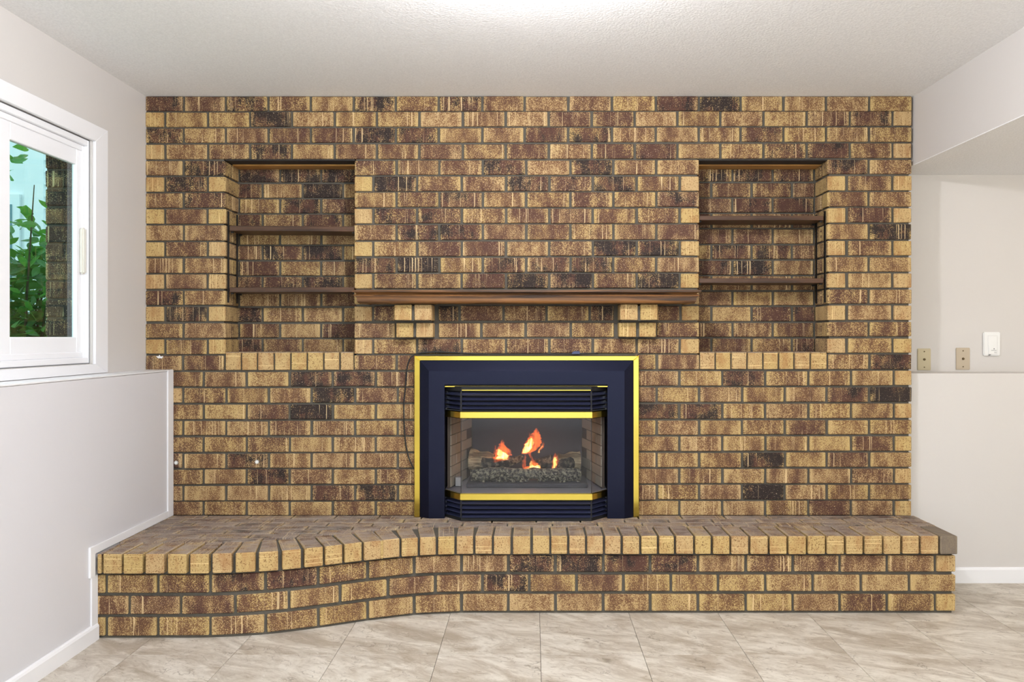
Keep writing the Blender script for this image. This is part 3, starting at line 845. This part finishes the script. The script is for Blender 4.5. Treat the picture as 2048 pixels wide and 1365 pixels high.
shelf(xNR0+.004, xNR1-gp, 432, 441, 'dark brown shelf board, upper one in the niche beside the bulkhead', .0)
shelf(xNR0+.004, xNR1-gp, 557, 566.5, 'dark brown shelf board, lower one in the niche beside the bulkhead', .0)
def standard(x0, x1, y, label):
    bm = bmesh.new(); za, zb = wz(421), wz(605)
    wdt = .007
    sx = x1-x0
    box(bm, x0, x1, y-wdt, y-wdt+.003, zb, za); box(bm, x0, x1, y+wdt-.003, y+wdt, zb, za); box(bm, x0 if sx > 0 else x1, (x0 if sx > 0 else x1)+.002, y-wdt, y+wdt, zb, za)
    tag(link('shelf_standard', bm, M['steel']), label, 'bracket', 'metal shelf standards in the niches')
for side, (a, b) in (('window', (xNL0+.0005, xNL0+.006)), ('bulkhead', (xNR1-.006, xNR1-.0005))):
    standard(a, b, D+.030, 'thin dark metal strip holding shelves, front one on the niche side nearer the %s' % side)
    standard(a, b, D+.158, 'thin dark metal strip holding shelves, rear one on the niche side nearer the %s' % side)
for side, (a, b) in (('window', (xNL1-.0035, xNL1-.0005)), ('bulkhead', (xNR0+.0005, xNR0+.0035))):
    pass

# ------------------------------------------------------------------ gas fireplace insert
ins = empty('fireplace_insert', (-.0325, D, ZH)); tag(ins, 'black gas fireplace insert with brass trim and bay glass set in the brick wall', 'fireplace')
bpy.context.view_layer.update()
def ip(o): return child(o, ins)
YS = 4.178
sx0, sx1 = wx(828.5, YS), wx(1278, YS); st = wz(712, YS); zb0 = ZH+.001
def xzpoly(bm, poly, y0, y1, bev=.0015):
    b2 = bmesh.new()
    a = [b2.verts.new((x, y0, z)) for x, z in poly]; b = [b2.verts.new((x, y1, z)) for x, z in poly]; n = len(poly)
    b2.faces.new(a); b2.faces.new(b[::-1])
    for i in range(n): b2.faces.new((a[i], a[(i+1) % n], b[(i+1) % n], b[i]))
    bmesh.ops.recalc_face_normals(b2, faces=b2.faces)
    if bev: bmesh.ops.bevel(b2, geom=list(b2.edges), offset=bev, segments=1, affect='EDGES')
    merge(bm, b2)
bw = 11.5*YS/F
for poly in ([(sx0, zb0), (sx0, st), (sx0+bw, st-bw*.85), (sx0+bw, zb0)], [(sx0, st), (sx1, st), (sx1-bw, st-bw*.85), (sx0+bw, st-bw*.85)], [(sx1, zb0), (sx1, st), (sx1-bw, st-bw*.85), (sx1-bw, zb0)]):
    bm = bmesh.new(); xzpoly(bm, poly, YS, D-.001, .002); ip(link('brass_edging', bm, M['brass']))
# bevelled surround: outer rim, slope, flat face
YPf = 4.150
ox0, ox1, oz = sx0+bw, sx1-bw, st-bw*.85
fx0, fx1, fz = wx(857.5, YPf), wx(1249, YPf), wz(742.7, YPf)
gx0, gx1, gz = wx(889, YPf), wx(1215, YPf), wz(770, YPf)
def quad(bm, vs_, mi=0):
    f = bm.faces.new([bm.verts.new(v) for v in vs_]); f.material_index = mi
def surround_piece(name, outer, inner, hole):
    bm = bmesh.new()
    (o1, o2), (i1, i2), (h1, h2) = outer, inner, hole
    V = lambda p, y: (p[0], y, p[1])
    quad(bm, [V(o1, YS+.002), V(o2, YS+.002), V(i2, YPf), V(i1, YPf)])
    quad(bm, [V(i1, YPf), V(i2, YPf), V(h2, YPf), V(h1, YPf)])
    quad(bm, [V(h1, YPf), V(h2, YPf), V(h2, YS+.03), V(h1, YS+.03)])
    quad(bm, [V(o1, YS+.03), V(o2, YS+.03), V(o2, YS+.002), V(o1, YS+.002)])
    quad(bm, [V(o1, YS+.03), V(h1, YS+.03), V(h2, YS+.03), V(o2, YS+.03)])
    bmesh.ops.remove_doubles(bm, verts=bm.verts, dist=1e-5); bmesh.ops.recalc_face_normals(bm, faces=bm.faces)
    ip(link(name, bm, M['panel_black']))
surround_piece('surround_panel', [(ox0, oz), (ox1, oz)], [(fx0, fz), (fx1, fz)], [(gx0, gz), (gx1, gz)])
surround_piece('surround_panel', [(ox0, zb0), (ox0, oz)], [(fx0, zb0), (fx0, fz)], [(gx0, zb0), (gx0, gz)])
surround_piece('surround_panel', [(ox1, oz), (ox1, zb0)], [(fx1, fz), (fx1, zb0)], [(gx1, gz), (gx1, zb0)])
# bay
YF = 4.09
BP = [(-.440, 4.195), (-.3485, YF), (.283, YF), (.370, 4.195)]
zf = lambda py: wz(py, YF)
def inset(path, k):
    res = []
    for i, p in enumerate(path): res.append(p)
    return res
# floor pan, brass rails, top strips, black hood and base
bm = bmesh.new(); prism(bm, BP+[(.370, 4.25), (-.440, 4.25)], zb0, zf(1036.0), .002); ip(link('base_plinth', bm, M['matte_black']))
def rail(y0, y1, name='brass_rail'):
    z1, z0 = zf(y0), zf(y1)
    bm = bmesh.new(); sweep(bm, BP, [(-.012, z0), (.004, z0), (.007, z0+.003), (.007, z1-.003), (.004, z1), (-.012, z1)]); ip(link(name, bm, M['brass']))
rail(823.5, 837.5); rail(987.4, 1001.2)
bm = bmesh.new(); box(bm, wx(890, YPf), wx(1215, YPf), YPf-.012, YPf+.004, wz(774.6, YPf), wz(771.8, YPf), .001); ip(link('brass_strip', bm, M['brass']))
bm = bmesh.new(); box(bm, -.345, .280, YF+.002, YF+.012, zf(782), zf(780), .0005); ip(link('brass_strip', bm, M['brass']))
bm = bmesh.new(); prism(bm, [(-.440, 4.20), (-.3485, YF+.008), (.283, YF+.008), (.370, 4.20)], zf(784), zf(774), .002); ip(link('hood', bm, M['matte_black']))
# louvre backing
for (ya, yb_) in ((783, 823), (1001, 1037)):
    bm = bmesh.new(); prism(bm, [(-.430, 4.215), (-.340, YF+.030), (.275, YF+.030), (.360, 4.215)], zf(yb_), zf(ya)); ip(link('louvre_box', bm, M['matte_black']))
def slat(yc, hpx=5.6):
    z1, z0 = zf(yc-hpx/2), zf(yc+hpx/2)
    pr = [(.004, z0), (.006, z0+.001), (-.012, z1), (-.014, z1-.0015), (-.014, z0+.001)]
    segs = [(Vector(BP[0]), Vector(BP[1])), (Vector(BP[1]), Vector(BP[2])), (Vector(BP[2]), Vector(BP[3]))]
    for a, b in segs:
        d = (b-a).normalized(); g = .004
        bm = bmesh.new(); sweep(bm, [a+d*g, b-d*g], pr); ip(link('louvre_slat', bm, M['louvre']))
for y in (789, 798.5, 807.5, 816.5): slat(y)
for y in (1006.3, 1015.6, 1024.6, 1033.2): slat(y)
bm = bmesh.new(); box(bm, -.352, -.345, YF+.003, YF+.03, zf(823.5), zf(783)); ip(link('louvre_post', bm, M['matte_black']))
bm = bmesh.new(); box(bm, .279, .286, YF+.003, YF+.03, zf(823.5), zf(783)); ip(link('louvre_post', bm, M['matte_black']))
bm = bmesh.new(); box(bm, -.352, -.345, YF+.003, YF+.03, zf(1037), zf(1001)); ip(link('louvre_post', bm, M['matte_black']))
bm = bmesh.new(); box(bm, .279, .286, YF+.003, YF+.03, zf(1037), zf(1001)); ip(link('louvre_post', bm, M['matte_black']))
# glass panes
gz0, gz1 = zf(988.5), zf(836)
for a, b in ((BP[0], BP[1]), (BP[1], BP[2]), (BP[2], BP[3])):
    a, b = Vector(a), Vector(b); d = (b-a).normalized()
    bm = bmesh.new(); sweep(bm, [a+d*.002, b-d*.002], [(-.003, gz0), (0, gz0), (0, gz1), (-.003, gz1)]); ip(link('glass_pane', bm, M['fire_glass']))
for x in (BP[1][0], BP[2][0]):
    bm = bmesh.new(); box(bm, x-.0015, x+.0015, YF-.001, YF+.003, gz0, gz1); ip(link('corner_bead', bm, M['steel']))
# firebox
bm = bmesh.new()
fb0, fb1, ft = .405, .83, .885
box(bm, -.33, .265, 4.60, 4.62, .36, ft); box(bm, -.455, .385, 4.20, 4.62, gz1, gz1+.02)
box(bm, -.455, -.445, 4.20, 4.62, .36, gz1); box(bm, .375, .385, 4.20, 4.62, .36, gz1)
ip(link('firebox', bm, M['firebox']))
bm = bmesh.new(); prism(bm, [(-.435, 4.20), (-.345, YF+.006), (.280, YF+.006), (.365, 4.20), (.365, 4.6), (-.435, 4.6)], zf(1001), gz0+.004); ip(link('firebox_floor', bm, simple('grey_pan', srgb(120, 118, 120), .5)))
for s, xa, xb in ((-1, -.415, -.335), (1, .345, .268)):
    bm = bmesh.new(); pr = [(xa, 4.215), (xb, 4.598), (xb+s*.012, 4.598), (xa+s*.012, 4.215)]
    prism(bm, pr, gz0+.005, gz1-.002); ln = ip(link('liner_panel', bm, simple('liner_joint', srgb(84, 74, 62), .9)))
    for k in range(7):
        zz = gz0+.010+k*.052
        for q in range(2):
            t0, t1 = (0.02+q*.5, .48+q*.5) if k % 2 else ((0.02, .24) if q == 0 else (.27, .73))
            A = Vector((xa, 4.215)).lerp(Vector((xb, 4.598)), t0); B = Vector((xa, 4.215)).lerp(Vector((xb, 4.598)), t1)
            bm = bmesh.new(); prism(bm, [A, B, B-Vector((s*.004, 0)), A-Vector((s*.004, 0))], zz, min(zz+.048, gz1-.004)); 
            bpy.context.view_layer.update(); child(link('brick', bm, M['liner']), ln)
bm = bmesh.new(); box(bm, -.335, .275, 4.225, 4.50, gz0+.005, gz0+.026, .004); ip(link('burner_pan', bm, simple('burner_black', srgb(46, 45, 50), .6)))
bm = bmesh.new(); box(bm, -.392, -.36, 4.26, 4.30, gz0+.006, gz0+.052, .002); ip(link('control_box', bm, simple('zinc', srgb(150, 150, 146), .4, .3)))

# ---- logs: lumpy tapered bodies
def log(name, pts, r0, r1, mat, label, seed=0, flat=1.0, amp=.22, ends=None):
    bm = bmesh.new(); n = 16
    a, b = Vector(pts[0]), Vector(pts[-1]); P = [a.lerp(b, i/(n-1)) for i in range(n)]
    if len(pts) == 3:
        m_ = Vector(pts[1]); P = [(a*(1-q)**2+m_*2*q*(1-q)+b*q*q) for q in [i/(n-1) for i in range(n)]]
    c = (a+b)/2
    P = [p-c for p in P]
    tube(bm, P, lambda q: (r0+(r1-r0)*q)*(1+.08*math.sin(9*q+seed)), 18)
    for v in bm.verts:
        k = noise.noise((v.co+Vector((seed*3.1, 0, 0)))*26); k2 = noise.noise((v.co+Vector((seed, 5, 0)))*70)
        axis = (b-a).normalized(); rel = v.co-axis*v.co.dot(axis)
        v.co += rel*(amp*k+amp*.4*k2)
    o = link(name, bm, M[mat], None, c)
    for p in o.data.polygons: p.use_smooth = False
    return tag(o, label, 'log', 'ceramic logs behind the fireplace glass')
def pz(zx, zy, Y): return W(880+zx*.1758, 810+zy*.1758, Y)      # point read from the close-up of the glass
log('gas_log', [pz(350, 620, 4.50), pz(600, 640, 4.48)], .056, .040, 'log_tan', 'tan split-wood gas log standing at the window side of the fire', 1, amp=.12)
log('gas_log', [pz(1340, 640, 4.49), pz(1590, 640, 4.50)], .036, .054, 'log_tan', 'tan split-wood gas log lying at the bulkhead side of the fire', 2, amp=.12)
log('gas_log', [pz(480, 665, 4.40), pz(720, 690, 4.38), pz(930, 610, 4.44)], .030, .020, 'char', 'charred black gas log leaning under the wide flame', 3)
log('gas_log', [pz(1060, 700, 4.42), pz(1280, 620, 4.40)], .028, .026, 'char', 'charred gas log lying behind the tall and the narrow flame', 4)
log('gas_log', [pz(1330, 700, 4.38), pz(1500, 660, 4.42)], .026, .030, 'char', 'short charred gas log with round end beside the narrow flame', 5)
log('gas_log', [pz(350, 800, 4.31), pz(900, 770, 4.30), pz(1600, 800, 4.31)], .030, .030, 'ember', 'long grey ember-crusted gas log across the front of the fire', 6, amp=.3)
# glowing lumps and ash coals along the front
bm = bmesh.new()
for k in range(120):
    p = pz(R.uniform(370, 1580), R.uniform(770, 880), R.uniform(4.262, 4.285)); s = R.uniform(.004, .011)
    b2 = bmesh.new(); bmesh.ops.create_icosphere(b2, subdivisions=1, radius=s)
    for v in b2.verts: v.co = p+v.co*R.uniform(.6, 1.3)
    merge(bm, b2)
tag(link('embers', bm, M['ember']), 'crust of small grey embers along the front gas log', 'embers', kind='stuff')

# ---- flames: closed bodies of glowing gas
def flame(outline_l, outline_r, Y, thick, mat, parent=None):
    """rows of (left x, right x, y) in close-up units from bottom to top"""
    rows = []; src = outline_l; sd = R.uniform(0, 50)
    for i in range(len(src)-1):
        for q in range(5):
            t_ = q/5; u_ = (i+t_)/(len(src)-1); a, b, y = [src[i][c_]+(src[i+1][c_]-src[i][c_])*t_ for c_ in range(3)]
            am = (b-a)*.22*min(1, u_*3)
            ja = noise.noise(Vector((sd, y/17, 0)))*am+noise.noise(Vector((sd, y/55, 9)))*16*u_; jb = noise.noise(Vector((sd+7, y/17, 0)))*am+noise.noise(Vector((sd, y/55, 9)))*16*u_
            rows.append((a+ja, b+jb, y))
    rows.append(src[-1])
    bm = bmesh.new(); rings = []; seg = 12
    cz = pz((rows[0][0]+rows[0][1])/2, rows[0][2], Y)
    for a, b, y in rows:
        L, Rr = pz(a, y, Y), pz(b, y, Y); c = (L+Rr)/2; hw = max((Rr-L).length/2, .0006); d = min(hw*.8, thick)
        rings.append([bm.verts.new((c.x+hw*math.cos(2*math.pi*j/seg)-cz.x, d*math.sin(2*math.pi*j/seg), c.z-cz.z)) for j in range(seg)])
    for i in range(len(rings)-1):
        for j in range(seg): bm.faces.new((rings[i][j], rings[i][(j+1) % seg], rings[i+1][(j+1) % seg], rings[i+1][j]))
    bm.faces.new(rings[0]); bm.faces.new(rings[-1][::-1])
    bmesh.ops.recalc_face_normals(bm, faces=bm.faces)
    return link('flame' if parent is None else 'flame_core', bm, M[mat], parent, cz if parent is None else None), cz
def flame_thing(tongues, cores, Y, label):
    root = empty('flame', pz(tongues[0][0][0], tongues[0][0][2], Y)); tag(root, label, 'flame', 'flames in the fireplace')
    bpy.context.view_layer.update()
    for k, rows in enumerate(tongues):
        o, c = flame(rows, None, Y+.004*k, .022, 'flame'); o.name = 'flame_tongue'; child(o, root)
    for k, rows in enumerate(cores):
        o, c = flame(rows, None, Y+.003*k, .013, 'flame_core'); o.name = 'flame_core'; child(o, root)
YFl = 4.39
flame_thing([[(925, 1000, 560), (930, 1090, 520), (945, 1150, 470), (975, 1165, 420), (1010, 1150, 370), (1050, 1135, 320), (1075, 1110, 285), (1088, 1094, 262)],
             [(1105, 1130, 545), (1112, 1150, 515), (1140, 1185, 480), (1158, 1188, 450), (1165, 1175, 415)],
             [(985, 1060, 420), (1000, 1045, 370), (1010, 1030, 330), (1014, 1020, 305)]],
            [[(935, 990, 550), (945, 1040, 510), (960, 1060, 460), (985, 1060, 415), (1030, 1055, 375)],
             [(1112, 1138, 548), (1118, 1132, 520), (1150, 1170, 475), (1162, 1170, 440)]], YFl, 'tallest orange flame rising from the middle of the logs')
flame_thing([[(540, 600, 670), (590, 780, 625), (610, 815, 575), (630, 810, 520), (660, 760, 480), (680, 735, 440), (700, 722, 400)],
             [(610, 650, 560), (612, 645, 510), (620, 640, 465)]],
            [[(570, 620, 662), (620, 770, 625), (640, 790, 580), (650, 720, 535), (655, 680, 500)]], YFl, 'wide orange flame over the charred log toward the window side')
flame_thing([[(1265, 1320, 735), (1270, 1335, 690), (1275, 1355, 640), (1280, 1345, 600), (1295, 1325, 570), (1305, 1312, 545)]],
            [[(1275, 1310, 730), (1280, 1325, 680), (1288, 1335, 630), (1295, 1325, 595)]], 4.33, 'narrow yellow flame at the bulkhead side of the fire')
flame_thing([[(925, 1160, 742), (935, 1150, 725), (1010, 1140, 700), (1020, 1110, 670), (1030, 1060, 620), (1015, 1045, 570), (1000, 1030, 535)],
             [(940, 985, 720), (930, 980, 680), (935, 980, 640), (955, 985, 600), (965, 980, 570)],
             [(1080, 1105, 700), (1075, 1095, 650), (1070, 1082, 605)]],
            [[(945, 1150, 738), (1020, 1140, 716), (1022, 1060, 690), (1028, 1045, 640)],
             [(1075, 1135, 720), (1085, 1130, 690)]], 4.325, 'low yellow flame licking along the front log under the tallest flame')
point('fire_glow', (-.02, 4.35, .62), 0.25, (1.0, .45, .15), .03)

# ------------------------------------------------------------------ cord over the insert
path = [W(1196, 707, 4.20), W(1120, 708.5, 4.205), W(1000, 709, 4.206), W(930, 707, 4.206), W(880, 704.5, 4.206), W(845, 706, 4.20), W(827, 711, 4.195), W(818, 722, 4.195), W(813, 745, 4.20),
        W(811, 775, 4.205), W(808, 805, 4.205), W(808.5, 850, 4.205), W(811, 885, 4.205), W(816, 910, 4.205), W(822, 927, 4.20), W(829, 940, 4.20)]
def smooth_path(P, k=5):
    out = []
    for i in range(len(P)-1):
        p0, p1, p2, p3 = P[max(i-1, 0)], P[i], P[i+1], P[min(i+2, len(P)-1)]
        for q in range(k):
            t_ = q/k
            out.append(.5*((2*p1)+(-p0+p2)*t_+(2*p0-5*p1+4*p2-p3)*t_*t_+(-p0+3*p1-3*p2+p3)*t_**3))
    out.append(P[-1]); return out
bm = bmesh.new(); tube(bm, smooth_path(path), .0035, 8)
cord = tag(link('power_cord', bm, M['rubber'], smooth=True), 'thin black cord draped over the brass frame and down its window side', 'cord')
bm = bmesh.new(); a, b = W(1143, 708, 4.20), W(1160, 702.5, 4.20)
xzpoly(bm, [(a.x, a.z-.002), (b.x, a.z-.002), (b.x-.002, b.z), (a.x+.012, b.z-.001), (a.x+.004, b.z-.006)], 4.192, 4.216, .001)
link('plug', bm, simple('blue_black_plug', srgb(52, 58, 92), .4), cord)['label'] = 'small dark blue plug resting on the brass frame'

# ------------------------------------------------------------------ wall plates
def plate(px0, px1, py0, py1, mat, label, grp):
    a, b = W(px0, py0, YA), W(px1, py1, YA); cx, cz = (a.x+b.x)/2, (a.z+b.z)/2; w, h = (b.x-a.x)/2, (a.z-b.z)/2
    o = empty('wall_plate', (cx, YA, cz)); tag(o, label, 'outlet plate', grp)
    bm = bmesh.new(); box(bm, -w, w, -.006, -.0002, -h, h, .0025, 0, 2); link('cover', bm, M[mat], o)
    for s in (-1, 1):
        bm = bmesh.new(); cyl_y(bm, 0, s*h*.72, -.0080, -.0055, .0034, 12); link('screw', bm, M['brass_dull'], o)
    bm = bmesh.new(); cyl_y(bm, 0, 0, -.0085, -.0055, .0072, 6); cyl_y(bm, 0, 0, -.015, -.008, .0046, 12); link('connector', bm, M['brass_dull'], o)
plate(1834, 1861, 697.5, 741, 'ivory', 'ivory cable outlet plate nearest the brick wall', 'cable outlet plates')
plate(1911, 1939, 696, 740, 'beige_plate', 'beige cable outlet plate between the ivory plate and the white box', 'cable outlet plates')
a, b = W(1965, 664.5, YA), W(1998.5, 712, YA); cx, cz = (a.x+b.x)/2, (a.z+b.z)/2; w, h = (b.x-a.x)/2, (a.z-b.z)/2
ph = empty('phone_plate', (cx, YA, cz)); tag(ph, 'white plastic wall box with small printed label above the ledge', 'wall box')
bm = bmesh.new(); box(bm, -w, w, -.012, -.0002, -h, h, .004, 0, 2); link('cover', bm, M['plastic'], ph)
bm = bmesh.new()
xzpoly(bm, [(-w*.52, h*.70), (w*.60, h*.70), (w*.62, -h*.88), (-w*.46, -h*.88)], -.016, -.0115, .002); link('raised_panel', bm, M['plastic'], ph)
bm = bmesh.new(); cyl_y(bm, w*.18, -h*.42, -.0168, -.0158, .0028, 12); link('sensor', bm, M['ink'], ph)
bm = bmesh.new(); box(bm, -w*.15, w*.48, -.0165, -.0159, -h*.555, -h*.525); box(bm, w*.2, w*.5, -.0165, -.0159, -h*.68, -h*.66); box(bm, w*.2, w*.5, -.0165, -.0159, -h*.76, -h*.74)
link('printed_label', bm, M['ink'], ph)
bm = bmesh.new(); xzpoly(bm, [(-w*.50, -h*.97), (-w*.28, -h*.97), (-w*.10, -h*.89), (-w*.36, -h*.89)], -.0129, -.0118, 0); link('dark_smudge', bm, M['ink'], ph)

# small leftovers on the brick: anchors in the lower courses, paint chip by the ledge
def anchor(px, py, label):
    p = W(px, py, D); o = empty('wall_anchor', (p.x, D, p.z)); tag(o, label, 'wall anchor', 'wall anchors in the brick')
    bm = bmesh.new(); cyl_y(bm, 0, 0, -.003, .004, .010, 14); link('filler', bm, simple('white_filler', srgb(196, 196, 192), .8), o)
    bm = bmesh.new(); cyl_y(bm, 0, 0, -.006, -.002, .0055, 12); link('plug_head', bm, M['plastic'], o)
anchor(352.5, 926, 'white filled anchor hole in the brick right beside the white corner trim')
anchor(514, 924.5, 'white filled anchor hole in a dark brick left of the fireplace')
p = W(319, 714.5, D); bm = bmesh.new()
xzpoly(bm, [(-.016, .004), (-.004, .004), (.0, .010), (.005, .003), (.020, .004), (.012, -.007), (-.006, -.006)], -.003, .002, 0)
tag(link('paint_chip', bm, M['white'], None, p), 'ragged white paint chip stuck on the brick above the ledge', 'paint chip')
